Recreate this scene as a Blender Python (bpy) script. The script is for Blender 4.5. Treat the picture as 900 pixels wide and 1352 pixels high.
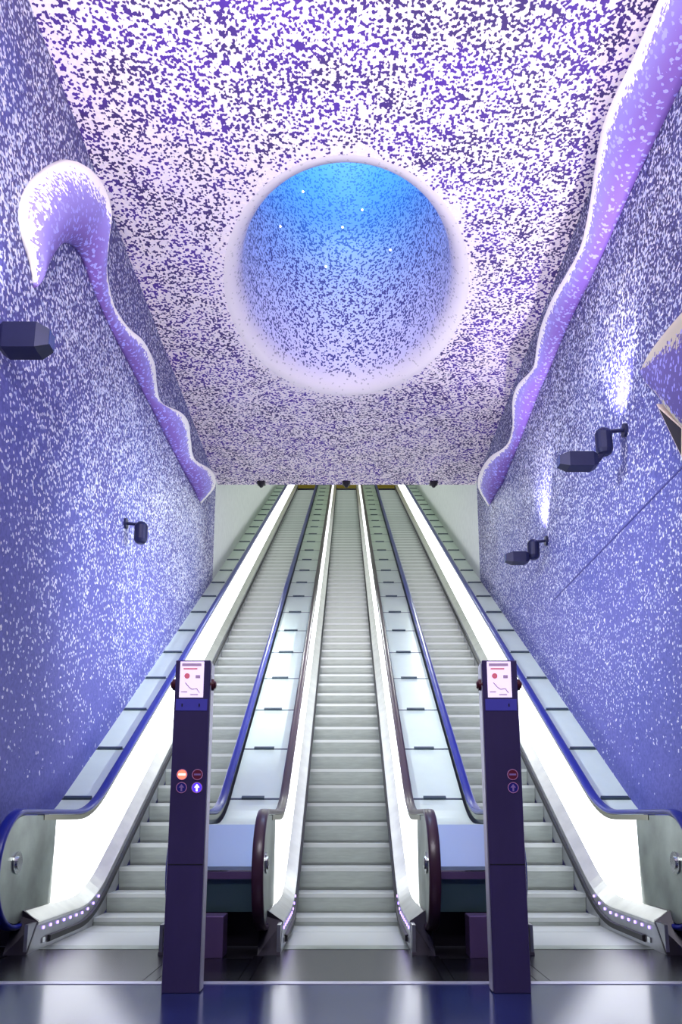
import bpy, bmesh, math, random
from mathutils import Vector, Matrix
random.seed(7)
for o in list(bpy.data.objects): bpy.data.objects.remove(o)
C = bpy.context.scene.collection
S = bpy.context.scene
PI = math.pi
# ------------------------------------------------------------------ camera
CAMZ, PITCH, FPX, PPX, PPY = 1.05, math.radians(12), 1053.0, 457.0, 851.0
cam = bpy.data.cameras.new('camera'); camo = bpy.data.objects.new('camera', cam); C.objects.link(camo)
camo.location = (0, 0, CAMZ); camo.rotation_euler = (PI/2 + PITCH, 0, 0)
cam.sensor_fit = 'VERTICAL'; cam.sensor_height = 36; cam.lens = FPX/1352*36
cam.shift_x = (450-PPX)/1352; cam.shift_y = (PPY-676)/1352
cam.clip_end = 200
S.camera = camo
# ------------------------------------------------------------------ world, exposure
S.view_settings.view_transform = 'Standard'; S.view_settings.look = 'None'
S.view_settings.gamma = 1; S.view_settings.exposure = 0.0; S.view_settings.use_curve_mapping = False
w = bpy.data.worlds.new('world'); S.world = w; w.use_nodes = True
w.node_tree.nodes['Background'].inputs[0].default_value = (0.62, 0.60, 0.95, 1)
w.node_tree.nodes['Background'].inputs[1].default_value = 0.15

def ray(px, py):
    a = (px-PPX)/FPX; b = (PPY-py)/FPX
    c, s = math.cos(PITCH), math.sin(PITCH)
    return Vector((a, c - b*s, s + b*c))
def on_x(px, py, X):
    d = ray(px, py); return Vector((0, 0, CAMZ)) + d*(X/d.x)
def on_y(px, py, Y):
    d = ray(px, py); return Vector((0, 0, CAMZ)) + d*(Y/d.y)
# ------------------------------------------------------------------ dimensions (metres)
WX = 3.02                 # half width of the hall
ZC = 8.62                 # ceiling
YL = 17.3                 # lintel: the ceiling ends, the escalator tunnel begins
Y0, T30 = 8.0, math.tan(math.radians(30))
YTOP = 37.5; ZTOP = (YTOP-Y0)*T30
YCOMB = 6.83
EXC = 1.93                # centre of the outer escalators
# ------------------------------------------------------------------ materials
def lin(c):
    return tuple(((v/255)/12.92 if v/255 <= .04045 else ((v/255+.055)/1.055)**2.4) for v in c) + (1,)
def mat(name, col, rough=.5, metal=0, emit=0, ecol=None, var=0, vscale=6, bump=0, stretch=None, spec=.5):
    m = bpy.data.materials.new(name); m.use_nodes = True
    nt = m.node_tree; b = nt.nodes['Principled BSDF']
    b.inputs['Roughness'].default_value = rough; b.inputs['Metallic'].default_value = metal
    b.inputs['Specular IOR Level'].default_value = spec
    b.inputs['Base Color'].default_value = lin(col)
    if emit:
        b.inputs['Emission Color'].default_value = lin(ecol or col); b.inputs['Emission Strength'].default_value = emit
    if var:
        tc = nt.nodes.new('ShaderNodeTexCoord'); mp = nt.nodes.new('ShaderNodeMapping')
        nz = nt.nodes.new('ShaderNodeTexNoise'); nz.inputs['Scale'].default_value = vscale; nz.inputs['Detail'].default_value = 4
        nt.links.new(tc.outputs['Object'], mp.inputs[0]); nt.links.new(mp.outputs[0], nz.inputs['Vector'])
        if stretch: mp.inputs['Scale'].default_value = stretch
        mr = nt.nodes.new('ShaderNodeMapRange'); mr.inputs[1].default_value = .3; mr.inputs[2].default_value = .7
        mr.inputs[3].default_value = 1-var; mr.inputs[4].default_value = 1+var*.5
        nt.links.new(nz.outputs['Fac'], mr.inputs[0])
        mx = nt.nodes.new('ShaderNodeMix'); mx.data_type = 'RGBA'; mx.blend_type = 'MULTIPLY'; mx.inputs[0].default_value = 1
        mx.inputs[6].default_value = lin(col); nt.links.new(mr.outputs[0], mx.inputs[7])
        nt.links.new(mx.outputs[2], b.inputs['Base Color'])
        if bump:
            bp = nt.nodes.new('ShaderNodeBump'); bp.inputs['Strength'].default_value = bump; bp.inputs['Distance'].default_value = .01
            nt.links.new(nz.outputs['Fac'], bp.inputs['Height']); nt.links.new(bp.outputs[0], b.inputs['Normal'])
    return m

class NT:
    """tiny node helper for the mosaic materials"""
    def __init__(s, name, rough=.6):
        s.m = bpy.data.materials.new(name); s.m.use_nodes = True; s.t = s.m.node_tree
        s.b = s.t.nodes['Principled BSDF']; s.b.inputs['Roughness'].default_value = rough
        g = s.t.nodes.new('ShaderNodeNewGeometry'); s.pos = g.outputs['Position']
        sp = s.t.nodes.new('ShaderNodeSeparateXYZ'); s.t.links.new(s.pos, sp.inputs[0]); s.x, s.y, s.z = sp.outputs
    def put(s, sock, v):
        if hasattr(v, 'is_output'): s.t.links.new(v, sock)
        else: sock.default_value = v
    def math(s, op, a, b=0.0):
        n = s.t.nodes.new('ShaderNodeMath'); n.operation = op; s.put(n.inputs[0], a); s.put(n.inputs[1], b); return n.outputs[0]
    def smooth(s, v, a, b, lo=0.0, hi=1.0):
        n = s.t.nodes.new('ShaderNodeMapRange'); n.interpolation_type = 'SMOOTHSTEP' if a < b else 'LINEAR'
        s.put(n.inputs[0], v); n.inputs[1].default_value = a; n.inputs[2].default_value = b
        n.inputs[3].default_value = lo; n.inputs[4].default_value = hi; return n.outputs[0]
    def noise(s, scale, detail=2):
        n = s.t.nodes.new('ShaderNodeTexNoise'); s.t.links.new(s.pos, n.inputs['Vector'])
        n.inputs['Scale'].default_value = scale; n.inputs['Detail'].default_value = detail; return n.outputs['Fac']
    def cells(s, size, off=(.013, .017, .011)):
        a = s.t.nodes.new('ShaderNodeVectorMath'); a.operation = 'ADD'; s.t.links.new(s.pos, a.inputs[0]); a.inputs[1].default_value = off
        v = s.t.nodes.new('ShaderNodeTexVoronoi'); v.voronoi_dimensions = '3D'; v.feature = 'F1'
        v.inputs['Scale'].default_value = 1/size; v.inputs['Randomness'].default_value = .75
        s.t.links.new(a.outputs[0], v.inputs['Vector'])
        sp = s.t.nodes.new('ShaderNodeSeparateColor'); s.t.links.new(v.outputs['Color'], sp.inputs[0]); s.last = sp.outputs; return sp.outputs[0]
    def mix(s, f, a, b):
        n = s.t.nodes.new('ShaderNodeMix'); n.data_type = 'RGBA'; s.put(n.inputs[0], f); s.put(n.inputs[6], a); s.put(n.inputs[7], b); return n.outputs[2]
    def attr(s, name):
        n = s.t.nodes.new('ShaderNodeAttribute'); n.attribute_name = name; return n.outputs['Fac']
    def done(s, col):
        s.put(s.b.inputs['Base Color'], col); return s.m
CELL = .029
# crater: elliptical bell mouth in the ceiling
CY, CA, CB, FL = 10.72, 1.54, 2.42, .27
def mosaic_ceiling():
    n = NT('mosaic_ceiling')
    ex = n.math('DIVIDE', n.x, CA+FL); ey = n.math('DIVIDE', n.math('SUBTRACT', n.y, CY), CB+FL*1.25)
    e = n.math('SQRT', n.math('ADD', n.math('MULTIPLY', ex, ex), n.math('MULTIPLY', ey, ey)))
    d = n.math('ADD', n.math('MULTIPLY', n.noise(.9), .35), .42)
    d = n.math('ADD', d, n.smooth(n.math('MULTIPLY', e, -1), -1.12, -1.0, 0, .24))
    f = n.math('LESS_THAN', n.cells(CELL), d)
    dark = n.mix(n.smooth(n.noise(1.7), .35, .65), lin((84, 48, 160)), lin((66, 48, 112)))
    lite = n.mix(n.last[1], lin((255, 242, 246)), lin((242, 230, 246)))
    return n.done(n.mix(f, dark, lite))
def mosaic_wall(name, upper_dark):
    n = NT(name)
    up = n.smooth(n.z, 3.0, 7.2)
    d = n.math('ADD', n.math('MULTIPLY', up, .26), .17)
    d = n.math('ADD', d, n.math('MULTIPLY', n.math('SUBTRACT', n.noise(.7, 3), .5), .5))
    d = n.math('MULTIPLY', d, n.smooth(n.z, 1.0, 3.6))
    d = n.math('MULTIPLY', d, n.smooth(n.z, 6.2, 8.4, 1, .62))  # fewer light specks near the ceiling, painting the shade there into the tiles
    f = n.math('LESS_THAN', n.cells(.026), d)
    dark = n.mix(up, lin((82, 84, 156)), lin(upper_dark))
    dark = n.mix(n.smooth(n.noise(.5), .45, .7, 0, .5), dark, lin((60, 72, 150)))
    dark = n.mix(n.math('MULTIPLY', n.last[2], .28), dark, lin((130, 130, 220)))
    lite = n.mix(n.last[1], lin((236, 234, 242)), lin((168, 178, 214)))
    return n.done(n.mix(f, dark, lite))
def mosaic_crater():
    n = NT('mosaic_crater')
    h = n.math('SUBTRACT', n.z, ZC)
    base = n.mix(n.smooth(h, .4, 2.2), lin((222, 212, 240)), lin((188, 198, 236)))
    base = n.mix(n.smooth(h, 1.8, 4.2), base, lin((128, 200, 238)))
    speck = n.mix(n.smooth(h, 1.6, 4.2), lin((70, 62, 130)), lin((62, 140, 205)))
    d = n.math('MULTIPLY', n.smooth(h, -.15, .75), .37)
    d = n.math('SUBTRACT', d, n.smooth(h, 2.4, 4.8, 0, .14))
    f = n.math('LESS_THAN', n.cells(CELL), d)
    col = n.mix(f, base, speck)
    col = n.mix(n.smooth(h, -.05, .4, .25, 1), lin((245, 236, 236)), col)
    return n.done(col)
def mosaic_relief(name, low=(132, 98, 186), hi=(150, 136, 214), crest=(255, 250, 245), t0=.62, t1=.84, edge=0.0):
    n = NT(name)
    u = n.attr('across')
    f = n.math('LESS_THAN', n.cells(.03), n.smooth(u, t0, t1))
    f2 = n.math('LESS_THAN', n.last[1], .16)
    pur = n.mix(n.smooth(u, .2, .7), lin(low), lin(hi))
    pur = n.mix(f2, pur, lin((170, 165, 245)))
    if edge: f = n.math('MAXIMUM', f, n.math('LESS_THAN', n.math('ADD', u, n.math('MULTIPLY', n.last[2], .12)), edge))
    return n.done(n.mix(f, pur, lin(crest)))
M = {}
M['ceiling'] = mosaic_ceiling()
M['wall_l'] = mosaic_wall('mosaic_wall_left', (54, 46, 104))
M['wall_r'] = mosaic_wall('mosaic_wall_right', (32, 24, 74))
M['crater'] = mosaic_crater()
M['relief'] = mosaic_relief('mosaic_relief')
M['fold'] = mosaic_relief('mosaic_fold', (92, 76, 150), (104, 90, 160), (206, 196, 172), .72, .9, .3)
M['floor'] = mat('floor_resin', (46, 56, 108), .16, var=.25, vscale=3)
M['tunnel'] = mat('tunnel_plaster', (226, 232, 226), .6, var=.06)
M['plate'] = mat('landing_plate', (58, 56, 66), .26, .85, var=.35, vscale=5, stretch=(.3, 14, 1))
M['threshold'] = mat('threshold_metal', (205, 205, 220), .35, .6)
M['step'] = mat('step_metal', (158, 166, 158), .42, .35, var=.12, vscale=5, stretch=(1, .2, 6))
M['step_lip'] = mat('step_lip_metal', (186, 192, 187), .4, .3)
M['skirt'] = mat('skirt_steel', (176, 178, 184), .3, .8, var=.2, vscale=4)
M['deck'] = mat('inner_deck_steel', (212, 214, 206), .32, .75, var=.12, vscale=5)
M['black'] = mat('black_rubber', (18, 16, 24), .5)
M['blackmetal'] = mat('black_metal', (28, 24, 36), .35, .3)
M['lit'] = mat('backlit_panel', (250, 250, 255), .3, emit=1.7, ecol=(250, 253, 255))
M['newel'] = mat('brushed_newel_steel', (150, 160, 150), .36, .75, var=.35, vscale=3)
M['badge'] = mat('chrome_badge', (225, 228, 225), .15, 1)
M['rail_blue'] = mat('blue_handrail', (20, 36, 140), .3)
M['rail_brown'] = mat('brown_handrail', (62, 36, 52), .32)
M['guide'] = mat('rail_guide', (150, 150, 130), .35, .8)
M['panel'] = mat('deck_panel', (222, 238, 222), .35, .1, var=.06, vscale=2)
M['joint'] = mat('deck_joint', (70, 84, 96), .4, .5)
M['endpanel'] = mat('end_panel_steel', (178, 202, 226), .3, .4)
M['endlow'] = mat('end_panel_dark', (96, 128, 130), .3, .6)
M['plinth'] = mat('plinth_purple', (120, 96, 140), .4, .4)
M['violet'] = mat('violet_led', (190, 160, 255), .3, emit=3, ecol=(170, 140, 255))
M['whiteled'] = mat('white_led', (250, 250, 255), .3, emit=6)
M['totem'] = mat('totem_lacquer', (80, 68, 112), .25, .3, var=.15, vscale=4, stretch=(1, 1, .3))
M['totem_side'] = mat('totem_aluminium', (190, 186, 200), .35, .7)
M['totem_blue'] = mat('totem_blue_plate', (96, 92, 200), .25, .2)
M['poster'] = mat('poster_lightbox', (240, 225, 250), .4, emit=.75, ecol=(244, 226, 252))
M['ink_red'] = mat('ink_red', (226, 110, 130), .5, emit=.35, ecol=(226, 110, 130))
M['ink_grey'] = mat('ink_grey', (180, 150, 185), .5, emit=.3, ecol=(180, 150, 185))
M['sign_red'] = mat('sign_red_off', (110, 26, 50), .4)
M['sign_red_on'] = mat('sign_red_on', (255, 140, 110), .4, emit=1.3, ecol=(255, 120, 90))
M['sign_blue'] = mat('sign_blue_off', (30, 26, 130), .4)
M['sign_blue_on'] = mat('sign_blue_on', (90, 60, 240), .4, emit=.9, ecol=(80, 50, 250))
M['sign_ring'] = mat('sign_ring', (215, 150, 190), .4)
M['sign_mark'] = mat('sign_mark', (160, 130, 190), .4)
M['sign_mark_on'] = mat('sign_mark_on', (255, 250, 255), .4, emit=1.6)
M['button'] = mat('button_brown', (84, 30, 34), .3)
M['lamp'] = mat('lamp_navy', (26, 28, 66), .4, .3, var=.15)
M['lampglass'] = mat('lamp_glass', (60, 75, 130), .12, .2)
M['yellow'] = mat('landing_warm_light', (255, 222, 90), .5)  # yellow wall colour stands for warm light on the upper landing
M['tube'] = mat('tunnel_tube', (240, 255, 235), .4, emit=3.2, ecol=(236, 255, 232))
M['sky_disc'] = mat('skylight_glass', (200, 225, 255), .4, emit=12, ecol=(235, 245, 255))
M['darkline'] = mat('seam', (60, 60, 130), .6)
M['cream'] = mat('cream_tiles', (225, 205, 190), .4, var=.2, vscale=30)
M['niche_shade'] = mat('niche_shade_paint', (30, 24, 34), .7)
# ------------------------------------------------------------------ builders
def obj(name, bm, m, parent=None, smooth=False):
    me = bpy.data.meshes.new(name)
    if isinstance(bm, bmesh.types.BMesh):
        bmesh.ops.recalc_face_normals(bm, faces=bm.faces); bm.to_mesh(me); bm.free()
    else: me = bm
    for x in (m if isinstance(m, (list, tuple)) else [m]):
        if len(me.materials) < len(m if isinstance(m, (list, tuple)) else [m]): me.materials.append(x)
    if smooth:
        for p in me.polygons: p.use_smooth = True
    o = bpy.data.objects.new(name, me); C.objects.link(o)
    if parent: o.parent = parent
    return o
def empty(name, loc=(0, 0, 0)):
    o = bpy.data.objects.new(name, None); C.objects.link(o); o.location = loc; o.empty_display_size = .2; return o
def tag(o, label, cat, group=None):
    o['label'] = label; o['category'] = cat
    if group: o['group'] = group
    return o
def struct(o): o['kind'] = 'structure'; return o
def box(bm, x0, x1, y0, y1, z0, z1, bev=0):
    r = bmesh.ops.create_cube(bm, size=1)
    for v in r['verts']:
        v.co = Vector(((x0+x1)/2+v.co.x*(x1-x0), (y0+y1)/2+v.co.y*(y1-y0), (z0+z1)/2+v.co.z*(z1-z0)))
    if bev:
        es = list({e for v in r['verts'] for e in v.link_edges})
        bmesh.ops.bevel(bm, geom=es, offset=bev, segments=2, affect='EDGES', profile=.5)
    return bm
def nbox(*a, **k): return box(bmesh.new(), *a, **k)
def cyl(bm, p, q, r, r2=None, seg=20):
    p, q = Vector(p), Vector(q); d = q-p
    res = bmesh.ops.create_cone(bm, cap_ends=True, segments=seg, radius1=r, radius2=r if r2 is None else r2, depth=d.length)
    rot = d.to_track_quat('Z', 'Y').to_matrix().to_4x4()
    bmesh.ops.transform(bm, matrix=Matrix.Translation((p+q)/2) @ rot, verts=res['verts'])
    return bm
def loft(rings, closed=True, caps=True):
    bm = bmesh.new(); vs = [[bm.verts.new(p) for p in r] for r in rings]
    n = len(rings[0])
    for i in range(len(rings)-1):
        for j in range(n if closed else n-1):
            bm.faces.new((vs[i][j], vs[i][(j+1) % n], vs[i+1][(j+1) % n], vs[i+1][j]))
    if caps and closed:
        bm.faces.new(vs[0]); bm.faces.new(vs[-1])
    return bm
def extrude_x(poly, x0, x1):
    return loft([[(x0, y, z) for y, z in poly], [(x1, y, z) for y, z in poly]])
def extrude_y(poly, y0, y1):
    return loft([[(x, y0, z) for x, z in poly], [(x, y1, z) for x, z in poly]])
def zline(Y, zf, v, wd=.42):
    """height at Y of a line that runs flat at zf and then climbs at 30 degrees, v above the step nosings"""
    yi = Y0 + (zf-v)/T30
    if Y <= yi-wd: return zf
    if Y >= yi+wd: return (Y-Y0)*T30+v
    return zf + T30*(Y-yi+wd)**2/(4*wd)
def ysamp(a, b=YTOP):
    ys = [a]; y = a
    while y < b:
        y += .12 if y < 9.6 else 3.5
        ys.append(min(y, b))
    return ys
def layer(sec, ya, yb=YTOP):
    """loft a cross-section [(x, flat height, height above nosing)] along the escalator"""
    return loft([[(x, Y, zline(Y, zf, v)) for x, zf, v in sec] for Y in ysamp(ya, yb)])
# ------------------------------------------------------------------ the room
fl = struct(obj('floor', nbox(-WX, WX, -6, 5.36, -.2, 0), M['floor']))
th = struct(obj('trim_1', nbox(-WX, WX, 5.36, 5.44, -.2, .004), M['threshold']))
sf = struct(obj('floor_2', nbox(-WX, WX, 5.44, 8.6, -.2, -.012), M['black']))
# ceiling with an elliptical hole
NSEG = 96
def ell(k, a, b): t = 2*PI*k/NSEG; return (a*math.cos(t), CY+b*math.sin(t))
def build_ceiling():
    bm = bmesh.new(); a, b = CA+FL, CB+FL*1.25
    inner = [bm.verts.new((*ell(k, a, b), ZC)) for k in range(NSEG)]
    x0, x1, y0, y1 = -WX, WX, -6.0, YL
    outer = []
    for k in range(NSEG):
        ex, ey = ell(k, a, b); dx, dy = ex, ey-CY
        s = 1e9
        if dx > 1e-9: s = min(s, x1/dx)
        if dx < -1e-9: s = min(s, x0/dx)
        if dy > 1e-9: s = min(s, (YL-CY)/dy)
        if dy < -1e-9: s = min(s, (4.0-CY)/dy)
        outer.append(bm.verts.new((dx*s, CY+dy*s, ZC)))
    for k in range(NSEG):
        j = (k+1) % NSEG
        bm.faces.new((inner[k], inner[j], outer[j], outer[k]))
    # corner fills
    for cx, cy in ((x0, 4.0), (x1, 4.0), (x0, YL), (x1, YL)):
        for k in range(NSEG):
            j = (k+1) % NSEG; A, B = outer[k].co, outer[j].co
            onx = lambda p: abs(abs(p.x)-WX) < 1e-4
            ony = lambda p: abs(p.y-4.0) < 1e-4 or abs(p.y-YL) < 1e-4
            if (onx(A) and ony(B) and not ony(A) or onx(B) and ony(A) and not ony(B)) and A.x*cx > 0 and (abs(A.y-cy) < 2.5 or abs(B.y-cy) < 2.5):
                if (A-B).length > 1e-4 and abs(A.x-B.x) > 1e-5 and abs(A.y-B.y) > 1e-5:
                    c = bm.verts.new((cx, cy, ZC)); bm.faces.new((outer[k], outer[j], c))
    v = [bm.verts.new(p) for p in ((x0, 4, ZC), (x1, 4, ZC), (x1, y0, ZC), (x0, y0, ZC))]; bm.faces.new(v)
    # lintel edge
    box(bm, x0, x1, YL, YL+.25, ZC, ZC+2.2)
    return bm
ceil = struct(obj('ceiling', build_ceiling(), M['ceiling']))
# crater: bell mouth, shaft and skylight
prof = []
for i in range(13):
    t = i/12*PI/2
    prof.append((FL*(1-math.sin(t)), .42*(1-math.cos(t))))
prof += [(-.02*h, .42+h) for h in (.5, 1.2, 2, 3, 4, 5, 6, 7, 8.5)]
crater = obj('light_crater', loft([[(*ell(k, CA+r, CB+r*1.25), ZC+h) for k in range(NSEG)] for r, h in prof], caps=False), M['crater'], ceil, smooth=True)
obj('skylight', loft([[(*ell(k, CA-.2, CB-.24), ZC+9.0+d) for k in range(NSEG)] for d in (0, .05)]), M['sky_disc'], ceil)
for px, py in ((400, 253), (478, 277), (370, 299), (515, 330), (430, 352), (452, 300)):
    d = ray(px, py); org = Vector((0, 0, CAMZ)); t = 8
    for _ in range(4000):
        p = org+d*t; h = p.z-ZC
        if h > .6 and (p.x/(CA-.02*(h-.55)))**2+((p.y-CY)/(CB-.025*(h-.55)))**2 > .99 and p.y > CY: break
        t += .005
    bm = bmesh.new(); bmesh.ops.create_uvsphere(bm, u_segments=10, v_segments=6, radius=.018)
    o = obj('crater_led', bm, M['whiteled'], ceil); o.location = p
# walls
def wall(name, s, m):
    return struct(obj(name, nbox(min(s*WX, s*(WX+.3)), max(s*WX, s*(WX+.3)), -6, YL, -.2, ZC+.3), m))
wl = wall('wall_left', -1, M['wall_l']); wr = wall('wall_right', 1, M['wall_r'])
for s, nm in ((-1, 'wall_tunnel_left'), (1, 'wall_tunnel_right')):
    x0, x1 = sorted((s*WX, s*(WX+.3)))
    struct(obj(nm, extrude_x([(YL, 2), (44, 17), (44, 24), (YL, ZC+3)], x0, x1), M['tunnel']))
struct(obj('wall_tunnel_end', nbox(-WX, WX, 43.7, 44, ZTOP, 24.5), M['yellow']))
struct(obj('floor_upper', nbox(-WX, WX, YTOP, 44, ZTOP-.3, ZTOP), M['plate']))
tc = lambda Y: ZC+2.0+(Y-YL)*T30*.93
struct(obj('ceiling_tunnel', extrude_x([(YL+.25, tc(YL+.25)), (44, tc(44)), (44, tc(44)+.3), (YL+.25, tc(YL+.25)+.3)], -WX, WX), M['tunnel']))
obj('joint', nbox(WX-.006, WX, 6.6, 11.2, 4.09, 4.11), M['darkline'], wr)
# tunnel luminaires
for k in range(6):
    Y = 20+k*4.4
    o = empty('tunnel_light', (0, Y, tc(Y)-.06)); o.rotation_euler.x = math.atan(T30*.93)
    obj('housing', nbox(-1.3, 1.3, -.12, .12, 0, .05), M['threshold'], o)
    obj('diffuser', nbox(-1.25, 1.25, -.1, .1, -.03, 0), M['tube'], o)
    tag(o, '%s white strip light from the ceiling edge, on the sloping tunnel ceiling' % ('first', 'second', 'third', 'fourth', 'fifth', 'sixth')[k], 'light', 'tunnel ceiling lights')
# ------------------------------------------------------------------ escalators
def rail_path():
    pts = []
    cy, cz, r = 6.5, .63, .44
    pts.append((6.72, cz-r+.01))
    for i in range(21):
        t = -PI/2 - PI*i/20
        pts.append((cy+r*math.cos(t), cz+r*math.sin(t)))
    y = cy
    while y < YTOP:
        y += .12 if y < 9.5 else 3.5
        y = min(y, YTOP); pts.append((y, zline(y, 1.07, .95)))
    return pts
RP = rail_path()
def rail_rings(path, sec):
    out = []
    for i, (y, z) in enumerate(path):
        a = path[max(i-1, 0)]; b = path[min(i+1, len(path)-1)]
        d = Vector((b[0]-a[0], b[1]-a[1])).normalized()
        nrm = Vector((-d.y, d.x))   # outward normal (up on the slope)
        out.append([(x, y+nrm.x*h, z+nrm.y*h) for x, h in sec])
    return out
def handrail_mesh():
    sec = []
    for i in range(12):
        t = 2*PI*i/12; c, s_ = math.cos(t), math.sin(t)
        sec.append((.045*math.copysign(abs(c)**.6, c), .022*math.copysign(abs(s_)**.6, s_)))
    # travel direction of the path turns front-bottom to top: outward is to the right of it at first
    return loft(rail_rings(RP, sec))
def step_mesh(w=.5):
    bm = bmesh.new()
    prof = [(0, 0), (.4, 0), (.4, -.03), (.06, -.03), (.075, -.26), (.05, -.26), (.028, -.2), (.012, -.12), (.004, -.045), (.0, -.04)]
    me = loft([[(x, y, z) for y, z in prof] for x in (-w, w)])
    me.faces.ensure_lookup_table()
    return me
def make_step():
    bm = step_mesh(); me = bpy.data.meshes.new('step'); bmesh.ops.recalc_face_normals(bm, faces=bm.faces); bm.to_mesh(me); bm.free()
    me.materials.append(M['step']); me.materials.append(M['step_lip'])
    for p in me.polygons:
        c = p.center
        if c.z > -.041 and c.y < .01 or c.z > -.001: p.material_index = 1
    return me
STEP = make_step()
lipm = bpy.data.meshes.new('nosing'); _b = nbox(-.5, .5, -.006, .01, -.022, .002); _b.to_mesh(lipm); _b.free(); lipm.materials.append(M['step_lip'])
def newel_poly(inset=.03):
    cy, cz, r = 6.5, .63, .44-inset
    p = [(6.85, .26)]
    p.append((6.62, .24))
    for i in range(21):
        t = -PI/2 - PI*i/20
        p.append((cy+r*math.cos(t), cz+r*math.sin(t)))
    p += [(7.2, 1.07-inset), (7.2, .3)]
    return p
def escalator(xc, label, rail):
    root = empty('escalator', (xc, YCOMB, 0)); off = Vector((-xc, -YCOMB, 0))
    def part(name, bm, m, par=None, x=0, smooth=False):
        o = obj(name, bm, m, par or root, smooth)
        o.location = Vector((x, -YCOMB, 0)) if par is None else (0, 0, 0)
        return o
    k = 0
    while True:
        y = YCOMB+.02+.4*k
        if y > YTOP-.4: break
        o = bpy.data.objects.new('step', STEP); C.objects.link(o); o.parent = root
        o.location = (0, y-YCOMB, zline(y, .0, 0)); k += 1
    part('comb_plate', nbox(-.5, .5, YCOMB-.16, YCOMB+.02, -.012, .006), M['newel'])
    part('landing_plate', nbox(-.62 if xc else -.62, .62, 5.44, YCOMB-.16, -.012, .003), M['plate'])
    for s in (-1, 1):
        sk = part('skirt_panel', layer([(s*.503, -.02, -.18), (s*.503, .22, .2), (s*.53, .22, .2), (s*.53, -.02, -.18)], 6.42), M['skirt'])
        part('brush', layer([(s*.478, .04, .05), (s*.478, .085, .10), (s*.503, .09, .11), (s*.503, .03, .04)], 6.85), M['black'])
        part('inner_deck', layer([(s*.498, .215, .195), (s*.61, .30, .285), (s*.61, .27, .25), (s*.503, .19, .17)], 6.62), M['deck'])
        part('skirt_end_cap', loft([[(s*.5, 6.40, 0), (s*.675, 6.40, 0), (s*.675, 6.60, .27), (s*.63, 6.60, .31), (s*.5, 6.60, .225)],
                                    [(s*.53, 6.75, 0), (s*.675, 6.9, 0), (s*.675, 6.9, .27), (s*.63, 6.9, .31), (s*.53, 6.75, .225)]]), M['blackmetal'])
        part('balustrade_panel', layer([(s*.605, .29, .275), (s*.635, 1.02, .90), (s*.655, 1.02, .90), (s*.655, .25, .25)], 7.2), M['lit'])
        part('balustrade_back', layer([(s*.656, 1.0, .89), (s*.664, 1.0, .89), (s*.664, .25, .25), (s*.656, .25, .25)], 7.2), M['joint'])
        part('handrail_guide', layer([(s*.62, 1.0, .885), (s*.62, 1.045, .925), (s*.68, 1.045, .925), (s*.68, 1.0, .885)], 6.9), M['guide'])
        nw = part('newel_panel', extrude_x(newel_poly(), s*.625, s*.675), M['newel'])
        bm = cyl(bmesh.new(), (s*.612, 6.40, .68), (s*.628, 6.40, .68), .085, seg=24); cyl(bm, (s*.600, 6.40, .68), (s*.612, 6.40, .68), .05, seg=16)
        part('badge', bm, M['badge'], nw)
        part('handrail', handrail_mesh(), rail, x=s*.65, smooth=True)
        part('lower_fascia', layer([(s*.655, 0, 0), (s*.655, .3, .3), (s*.67, .3, .3), (s*.67, 0, 0)], 6.9, 9), M['blackmetal'])
        for q in range(10):
            y = 6.72+q*.16
            bm = nbox(s*.497 if s < 0 else s*.494, s*.494 if s < 0 else s*.497, y, y+.025, zline(y, .165, .145), zline(y, .165, .145)+.02) if False else nbox(min(s*.494, s*.504), max(s*.494, s*.504), y, y+.028, zline(y, .15, .13), zline(y, .15, .13)+.022)
            part('skirt_light', bm, M['violet'], sk)
        part('skirt_reflector', nbox(min(s*.494, s*.504), max(s*.494, s*.504), 6.72, 6.78, .045, .085), M['badge'], sk)
    tag(root, label, 'escalator', 'escalators')
    return root
escalator(-EXC, 'escalator with blue handrails along the left wall, partly behind the left totem', M['rail_blue'])
escalator(0, 'middle escalator with dark brown handrails between the two pale decks', M['rail_brown'])
escalator(EXC, 'escalator with blue handrails along the right wall, partly behind the right totem', M['rail_blue'])
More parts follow.
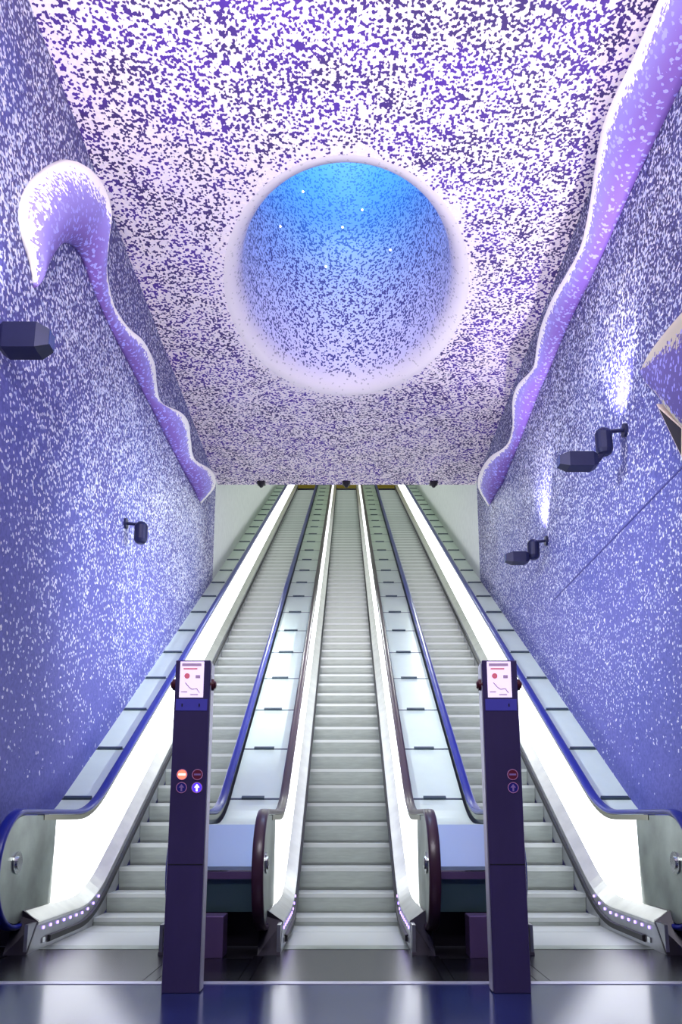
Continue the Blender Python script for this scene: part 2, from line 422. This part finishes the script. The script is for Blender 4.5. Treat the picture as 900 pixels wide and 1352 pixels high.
# ------------------------------------------------------------------ decks between and beside the escalators
DV, DZ = .84, .96
def deck(name, x0, x1, label, side):
    xc = (x0+x1)/2; hw = (x1-x0)/2
    root = empty(name, (xc, 7.2, 0))
    def part(nm, bm, m):
        o = obj(nm, bm, m, root); o.location = (-xc, -7.2, 0); return o
    part('deck_bend', layer([(x0, DZ-.04, DV-.04), (x0, DZ, DV), (x1, DZ, DV), (x1, DZ-.04, DV-.04)], 7.2, 8.62), M['panel'])
    pm = bpy.data.meshes.new('deck_panel'); b = nbox(-hw, hw, 0, 1.2, -.035, 0); bmesh.ops.recalc_face_normals(b, faces=b.faces); b.to_mesh(pm); b.free(); pm.materials.append(M['panel'])
    jm = bpy.data.meshes.new('deck_stop'); jx = (-.55*hw, .35*hw) if side == 0 else ((-.9*hw, .6*hw) if side < 0 else (-.6*hw, .9*hw))
    b = nbox(jx[0], jx[1], -.02, .02, -.01, .025); b.to_mesh(jm); b.free(); jm.materials.append(M['joint'])
    lm = bpy.data.meshes.new('deck_joint'); b = nbox(-hw, hw, -.018, .012, -.03, .002); b.to_mesh(lm); b.free(); lm.materials.append(M['joint'])
    y = 8.64; ang = math.radians(30); st = 1.22*math.cos(ang)
    while y < YTOP-1:
        z = (y-Y0)*T30+DV
        for nm, me, dy in (('deck_panel', pm, .01), ('deck_joint', lm, 0), ('deck_stop', jm, .0)):
            o = bpy.data.objects.new(nm, me); C.objects.link(o); o.parent = root
            o.location = (0, y-7.2+dy, z+dy*T30); o.rotation_euler.x = ang
        y += st
    if side == 0:
        part('upper_end_panel', extrude_x([(7.2, DZ), (6.62, .64), (6.62, .61), (7.2, .90)], x0, x1), M['endpanel'])
        part('end_strip', nbox(x0, x1, 6.58, 6.66, .545, .60), M['plinth'])
        part('lower_end_panel', extrude_x([(6.62, .545), (6.64, .29), (6.70, .29), (6.68, .545)], x0, x1), M['endlow'])
    if side: part('end_panel', nbox(x0, x1, 7.17, 7.2, 0, DZ), M['endpanel'])
    part('under_panel', nbox(x0, x1, 6.86, 6.9, 0, .34), M['blackmetal'])
    tag(root, label, 'escalator deck', 'escalator decks')
    return root
IL0, IL1 = -EXC+.70, -.70
deck('deck_island', IL0, IL1, 'pale panelled deck between the left and the middle escalator', 0)
deck('deck_island', -IL1, -IL0, 'pale panelled deck between the middle and the right escalator', 0)
deck('wall_deck', -WX, -EXC-.70, 'narrow pale panelled deck between the left wall and blue handrail', -1)
deck('wall_deck', EXC+.70, WX, 'narrow pale panelled deck between the right wall and blue handrail', 1)
for s, w_ in ((-1, 'left'), (1, 'right')):
    a, b = sorted((s*.86, s*1.16))
    o = obj('plinth_box', nbox(a+.06, b-.06, 6.28, 6.5, 0, .30, bev=.006), M['plinth'])
    tag(o, 'low purple grey box on the floor behind the %s totem' % w_, 'box', 'floor boxes behind the totems')
    bm = nbox(*sorted((s*.70, s*1.22)), 5.44, 6.27, -.012, .003)
    obj('floor_plate', bm, M['plate'], sf)
for s in (-1, 1):
    obj('floor_plate', nbox(*sorted((s*(EXC+.64), s*WX)), 5.44, 6.8, -.012, .003), M['plate'], sf)
    obj('floor_plate', nbox(*sorted((s*.625, s*.695)), 5.44, 6.38, -.012, .003), M['plate'], sf)
    obj('floor_plate', nbox(*sorted((s*1.225, s*1.305)), 5.44, 6.38, -.012, .003), M['plate'], sf)
# ------------------------------------------------------------------ totems
def totem(s, label, lit):
    W, D, H = .226, .13, 2.03
    root = empty('information_totem', (s*.995, 5.10, 0))
    P = lambda nm, bm, m, par=None: obj(nm, bm, m, par or root)
    body = P('body', nbox(-W/2, W/2, 0, D, 0, H, bev=.006), M['totem'])
    a, b = sorted((-s*W/2, -s*(W/2+.006)))
    P('side_trim', nbox(a, b, .012, D-.01, .01, H-.02), M['totem_side'])
    P('seam', nbox(-W/2+.004, W/2-.004, -.002, 0, .742, .748), M['black'])
    P('face_plate', nbox(-W/2+.012, W/2-.012, -.003, 0, 1.70, 1.775), M['totem_blue'])
    ds = P('display', nbox(-.082, .072, -.006, 0, 1.785, 2.02), M['poster'])
    q = lambda nm, x0, x1, z0, z1, m: P(nm, nbox(x0, x1, -.0085, -.006, z0, z1), m, ds)
    q('poster_heading', -.07, .055, 1.99, 2.008, M['ink_grey']); q('poster_line', -.06, .03, 1.968, 1.976, M['ink_red'])
    P('poster_dot', cyl(bmesh.new(), (-.035, -.0085, 1.925), (-.035, -.006, 1.925), .018), M['ink_red'], ds)
    q('poster_block', .02, .05, 1.91, 1.93, M['ink_grey'])
    zig = [(-.045, 1.882), (-.02, 1.852), (.0, 1.838), (.03, 1.842), (.05, 1.815)]
    for (xa, za), (xb, zb) in zip(zig, zig[1:]):
        P('poster_stroke', cyl(bmesh.new(), (xa, -.007, za), (xb, -.007, zb), .003, seg=6), M['ink_grey'], ds)
    q('poster_line', -.07, -.03, 1.818, 1.824, M['ink_grey']); q('poster_line', -.01, .04, 1.80, 1.806, M['ink_grey'])
    for xx in ((-.06, .05) if s < 0 else (.05,)):
        P('screw_slot', nbox(xx-.004, xx+.004, -.005, -.003, 1.725, 1.745), M['black'])
    for side in (-1, 1):
        bm = cyl(bmesh.new(), (side*W/2, .05, 1.875), (side*(W/2+.022), .05, 1.875), .040, .036)
        cyl(bm, (side*(W/2+.022), .05, 1.875), (side*(W/2+.034), .05, 1.875), .028, .02)
        P('emergency_button', bm, M['button'])
    cols = (-.042, .055) if s < 0 else (.055,)
    for i, x in enumerate(cols):
        on_red = lit and i == 0; on_blue = lit and i == 1
        zr, zb, r = 1.294, 1.213, .034
        for z, on, m_on, m_off, kind in ((zr, on_red, 'sign_red_on', 'sign_red', 'no_entry_sign'), (zb, on_blue, 'sign_blue_on', 'sign_blue', 'arrow_sign')):
            d = P(kind, cyl(bmesh.new(), (x, -.003, z), (x, 0, z), r-.004, seg=28), M[m_on if on else m_off])
            bm = bmesh.new()
            ri = [[(x+rr*math.cos(t), yy, z+rr*math.sin(t)) for rr, yy in ((r-.004, 0), (r-.004, -.005), (r, -.005), (r, 0))] for t in [2*PI*k/28 for k in range(29)]]
            P('sign_ring', loft(ri, caps=False), M['sign_ring'], d)
            mm = M['sign_mark_on' if on else 'sign_mark']
            if kind == 'no_entry_sign': P('sign_bar', nbox(x-.021, x+.021, -.006, -.003, z-.005, z+.006), mm if not on else M['sign_mark_on'], d)
            else:
                pl = [(x-.005, z-.022), (x+.005, z-.022), (x+.005, z), (x+.017, z), (x, z+.022), (x-.017, z), (x-.005, z)]
                P('sign_arrow', extrude_y(pl, -.006, -.003), mm, d)
    tag(root, label, 'totem', 'totems')
totem(-1, 'dark purple totem with lit poster, glowing no-entry sign and glowing arrow', True)
totem(1, 'dark purple totem with lit poster and only two unlit round signs', False)
# ------------------------------------------------------------------ mosaic reliefs on the walls
def relief(name, s, pairs, prot, m, label, cat='wall relief', back=.22, cap=None, wmode=None):
    wx = s*(WX-.003)
    # resample the station list smoothly
    def cat_rom(p, t):
        n = len(p)-1; f = t*n; i = min(int(f), n-1); u = f-i
        a, b, c, d = p[max(i-1, 0)], p[i], p[i+1], p[min(i+2, n)]
        return [.5*((2*b[k])+(-a[k]+c[k])*u+(2*a[k]-5*b[k]+4*c[k]-d[k])*u*u+(-a[k]+3*b[k]-3*c[k]+d[k])*u**3) for k in range(len(b))]
    flat = []
    Ls = [on_x(*a, wx) for a, b in pairs]
    for i, (a, b) in enumerate(pairs):
        t = Ls[min(i+1, len(Ls)-1)]-Ls[max(i-1, 0)]
        nrm = Vector((0, -t.z, t.y)).normalized()
        if nrm.dot(on_x(*b, wx)-Ls[i]) < 0: nrm = -nrm
        p = .01
        while p < .8 and nrm.dot(on_x(*b, wx-s*p)-Ls[i]) > prot*p: p += .002
        if cap: p = min(p, cap(i))
        flat.append((a[0], a[1], b[0], b[1], p, wmode(i) if wmode else 0.0))
    N = len(pairs)*5; rings = []; wms = []; us = [i/18*1.5 for i in range(19)]
    for k in range(N+1):
        lx, ly, cx, cy, p, wm = cat_rom(flat, k/N); wm = min(max(wm, 0), 1)
        p = max(p, .012); L = on_x(lx, ly, wx); Cc = on_x(cx, cy, wx-s*p)
        d = (Cc-L)*(1-wm) + (on_x(cx, cy, wx)-L)*.5*wm; bk = back*(1-wm)+wm; wms.append(wm); r = []
        for u in us:
            if u <= 1:
                t = u*PI/2
                r.append((wx-s*p*math.sin(t)**.8, L.y+d.y*(1-math.cos(t)), L.z+d.z*(1-math.cos(t))))
            else:
                t = (u-1)/.5*PI/2
                r.append((wx-s*p*math.cos(t), L.y+d.y*(1+bk*math.sin(t)), L.z+d.z*(1+bk*math.sin(t))))
        rings.append(r)
    bm = loft(rings, closed=True)
    o = obj(name, bm, m, smooth=True)
    at = o.data.attributes.new('across', 'FLOAT', 'POINT')
    for i in range(len(o.data.vertices)): at.data[i].value = us[i % len(us)]*(1-wms[i//len(us)]*.42)
    tag(o, label, cat)
    return o
left_pairs = [((262, 660), (266, 664)), ((255, 646), (284, 642)), ((244, 626), (280, 622)), ((234, 607), (257, 606)), ((225, 590), (252, 582)),
    ((214, 569), (249, 558)), ((203, 546), (238, 544)), ((192, 525), (213, 531)), ((183, 507), (207, 506)), ((172, 485), (204, 480)), ((160, 462), (190, 451)),
    ((150, 443), (170, 433)), ((140, 422), (152, 406)), ((130, 400), (144, 376)), ((121, 378), (141, 345)), ((113, 355), (144, 310)), ((105, 337), (142, 274)),
    ((95, 325), (130, 243)), ((85, 321), (106, 224)), ((75, 322), (82, 218)), ((66, 328), (54, 225)), ((58, 338), (32, 250)), ((51, 352), (24, 280)),
    ((47, 365), (28, 312)), ((45, 375), (38, 345)), ((44, 380), (44, 372))]
relief('mosaic_wave', -1, left_pairs, 1.1, M['relief'], 'wavy purple mosaic relief with white crest and hooked end on left wall',
       cap=lambda i: ([.5]*16+[.33, .3, .28, .25, .24, .22, .2, .17, .12, .05])[i], wmode=lambda i: ([0]*16+[.3, .5, .75, .9, 1]+[1]*5)[i])
right_pairs = [((648, 664), (644, 668)), ((656, 650), (631, 644)), ((664, 637), (633, 624)), ((673, 615), (646, 604)), ((681, 596), (668, 588)),
    ((690, 573), (676, 564)), ((702, 542), (676, 530)), ((712, 517), (683, 508)), ((725, 488), (703, 486)), ((737, 460), (708, 458)), ((750, 430), (714, 430)),
    ((764, 400), (729, 393)), ((779, 370), (746, 364)), ((797, 332), (766, 325)), ((817, 287), (778, 270)), ((838, 240), (786, 215)), ((862, 190), (799, 155)),
    ((900, 112), (836, 75)), ((940, 30), (869, 0)), ((990, -72), (910, -90)), ((1060, -215), (970, -220))]
relief('mosaic_wave', 1, right_pairs, 1.1, M['relief'], 'long wavy purple mosaic relief with white crest on right wall up to the ceiling')
fold_pairs = [((846, 492), (845, 489)), ((858, 510), (857, 466)), ((872, 524), (878, 438)), ((888, 545), (902, 410)), ((920, 580), (940, 368)), ((960, 620), (985, 320)), ((1010, 660), (1030, 270))]
fold = relief('mosaic_fold', 1, fold_pairs, 1.1, M['fold'], 'cream edged pointed mosaic fold jutting from right wall at picture edge', cap=lambda i: .03+.05*i, back=.03)
tri = [on_x(px, py, WX-.02) for px, py in ((876, 540), (905, 600), (905, 566))]
ctr = sum(tri, Vector())/3
nb = loft([[(x, ctr.y+(p.y-ctr.y)*k, ctr.z+(p.z-ctr.z)*k) for p in tri] for x, k in ((WX, 1.25), (WX-.06, 1.25))]); obj('niche_frame', nb, M['cream'], fold)
nb = loft([[(x, p.y, p.z) for p in tri] for x in (WX-.05, WX-.065)]); obj('niche_shade', nb, M['niche_shade'], fold)  # dark prism on the wall, painting the shade inside an opening
# ------------------------------------------------------------------ wall lamps
def spot(name, loc, target, power, col, size=70, blend=.6, r=.06):
    l = bpy.data.lights.new(name, 'SPOT'); l.energy = power; l.color = col; l.spot_size = math.radians(size); l.spot_blend = blend; l.shadow_soft_size = r
    o = bpy.data.objects.new(name, l); C.objects.link(o); o.location = loc
    o.rotation_euler = (Vector(target)-Vector(loc)).to_track_quat('-Z', 'Y').to_euler(); return o
def capsule(bm, c, r, h):
    rings = []
    for z, k in ((-h/2, .45), (-h/2+.02, .8), (-h/2+.06, 1), (h/2-.05, 1), (h/2-.02, .85), (h/2, .6)):
        rings.append([(c[0]+r*k*math.cos(t), c[1]+r*k*math.sin(t), c[2]+z) for t in [2*PI*i/20 for i in range(20)]])
    b2 = loft(rings); me = bpy.data.meshes.new('t'); b2.to_mesh(me); b2.free(); bm.from_mesh(me); bpy.data.meshes.remove(me); return bm
def hexbox(x0, x1, y, z, hy, hz):
    """long box lamp head with a chamfered front"""
    s = 1 if x1 > x0 else -1
    ring = lambda x, k: [(x, y-hy*k, z-hz*k), (x, y+hy*k, z-hz*k), (x, y+hy*k, z+hz*k), (x, y-hy*k, z+hz*k)]
    return loft([ring(x0, .75), ring(x0+s*.05, 1), ring(x1-s*.10, 1), ring(x1, .62)])
def wall_lamp(s, plate_px, head_px, boxes_px, label, hr=.09, hh=.3, group='wall lamps'):
    pl = on_x(*plate_px, s*WX)
    root = empty('wall_lamp', pl)
    P = lambda nm, bm, m, par=None: (lambda o: (setattr(o, 'location', -pl) if par is None else None, o)[1])(obj(nm, bm, m, par or root))
    P('wall_plate', cyl(bmesh.new(), pl, pl-Vector((s*.03, 0, 0)), .075), M['lamp'])
    hc = on_y(*head_px, pl.y)
    P('arm', cyl(bmesh.new(), pl-Vector((s*.02, 0, 0)), (hc.x, pl.y, pl.z-.02), .022, seg=10), M['lamp'])
    P('round_head', capsule(bmesh.new(), hc, hr, hh), M['lamp'], None)
    P('lens', cyl(bmesh.new(), (hc.x, hc.y, hc.z+hh/2), (hc.x, hc.y, hc.z+hh/2+.006), hr*.55), M['lampglass'])
    if boxes_px:
        a = on_y(*boxes_px[0], pl.y); b = on_y(*boxes_px[1], pl.y)
        hd = P('box_head', hexbox(a.x, b.x, pl.y, (a.z+b.z)/2, .09, .08), M['lamp'])
        s2 = 1 if b.x > a.x else -1
        o = obj('box_lens', loft([[(b.x+e, pl.y+dy, (a.z+b.z)/2+dz) for dy, dz in ((-.055, -.052), (.055, -.052), (.055, .052), (-.055, .052))] for e in (0, s2*.006)]), M['lampglass'], hd)
        P('bracket', cyl(bmesh.new(), (a.x, pl.y, (a.z+b.z)/2), (hc.x, pl.y, hc.z-hh*.35), .03, seg=10), M['lamp'])
    tag(root, label, 'wall lamp', group)
    return pl, hc
p1, h1 = wall_lamp(1, (826, 568), (797, 584), ((787, 609), (737, 610)), 'larger and upper dark double lamp on right wall, round head and box head')
p2, h2 = wall_lamp(1, (722, 714), (704, 726), ((697, 737), (667, 737)), 'smaller lower dark double lamp on right wall, round head and box head')
p3, h3 = wall_lamp(-1, (165, 691), (186, 704), None, 'small dark lamp with single round head on left wall')
def big_flood(s, z, y, x_in, label):
    pl = Vector((s*WX, y, z)); root = empty('box_floodlight', pl)
    def P(nm, bm, m, par=None):
        o = obj(nm, bm, m, par or root)
        if par is None: o.location = -pl
        return o
    P('wall_plate', nbox(*sorted((s*WX, s*(WX-.03))), y-.1, y+.1, z-.1, z+.1, bev=.008), M['lamp'])
    P('arm', cyl(bmesh.new(), pl, (s*(WX-.2), y, z), .04, seg=12), M['lamp'])
    hd = P('box_head', hexbox(s*(WX-.12), x_in, y, z, .10, .115), M['lamp'])
    e = -s*.006
    P('lens', loft([[(x_in+q, y+dy, z+dz) for dy, dz in ((-.055, -.065), (.055, -.065), (.055, .065), (-.055, .065))] for q in (0, e)]), M['lampglass'], hd)
    tag(root, label, 'floodlight')
fb = on_x(-18, 450, -WX)
big_flood(-1, fb.z, fb.y, on_y(68, 450, fb.y).x, 'big dark box floodlight reaching in from the left picture edge')
# small black fixtures under the lintel
for px, nm in ((345, 'leftmost'), (457, 'middle'), (572, 'rightmost')):
    p = on_y(px, 634, YL+.12)
    bm = nbox(p.x-.09, p.x+.09, YL+.02, YL+.2, ZC-.05, ZC); cyl(bm, (p.x, YL+.1, ZC-.13), (p.x, YL+.1, ZC-.05), .03, .085, seg=14)
    o = obj('lintel_fixture', bm, M['blackmetal']); tag(o, '%s small black spotlight under the ceiling edge above the escalators' % nm, 'fixture', 'lintel fixtures')
# ------------------------------------------------------------------ lamps' light
LAV = (.88, .82, 1); WHT = (1, .97, 1)
spot('lamp_beam', (h1.x, h1.y, h1.z+.2), (2.98, h1.y+.1, h1.z+2.2), 300, LAV, 95, 1)
spot('lamp_beam', (h2.x, h2.y, h2.z+.2), (2.98, h2.y+.1, h2.z+2.2), 300, LAV, 85, 1)
spot('flood_beam', (h1.x-.62, h1.y, h1.z-.2), (-3.0, h1.y+3.0, 3.6), 1300, (.85, .92, 1), 75, 1)
spot('flood_beam', (h2.x-.62, h2.y, h2.z-.2), (-3.0, h2.y+1.5, 4.6), 900, (.85, .95, 1), 75, 1)
spot('flood_beam', (-2.4, fb.y, fb.z), (3.0, fb.y+3.5, 3.4), 1300, (.85, .92, 1), 75, 1)
spot('lamp_beam', (-2.55, fb.y, fb.z+.25), (-3.0, fb.y-.2, fb.z+.7), 75, LAV, 80, 1)
for px in (345, 457, 572):
    p = on_y(px, 634, YL+.12)
    spot('added_lintel_beam', (p.x, YL+.1, ZC-.16), (p.x*1.35, 10.8, 1.8), 190, (.93, 1, .97), 56, 1)  # added beams that brighten decks and treads, set at the black fixtures
def area(name, loc, target, power, col, sx, sy):
    l = bpy.data.lights.new(name, 'AREA'); l.shape = 'RECTANGLE'; l.size = sx; l.size_y = sy; l.energy = power; l.color = col; l.spread = math.radians(110)
    o = bpy.data.objects.new(name, l); C.objects.link(o); o.location = loc
    o.rotation_euler = (Vector(target)-Vector(loc)).to_track_quat('-Z', 'Y').to_euler(); return o
# added unseen area lights brightening the ceiling, hung free near the camera
for s in (-1, 1):
    area('ceiling_fill', (s*1.6, 2.0, 4.6), (s*.8, 8.8, ZC), 140, (1, .93, .95), .8, .4)
    area('ceiling_fill', (s*1.6, -2.0, 4.6), (s*.8, 2.5, ZC), 60, (1, .95, 1), .8, .4)
# added unseen area light behind the camera, brightens totem fronts, floor and risers
area('hall_fill', (0, -1.5, 8.4), (0, 6, .8), 200, (.94, .92, 1), 4, 1)
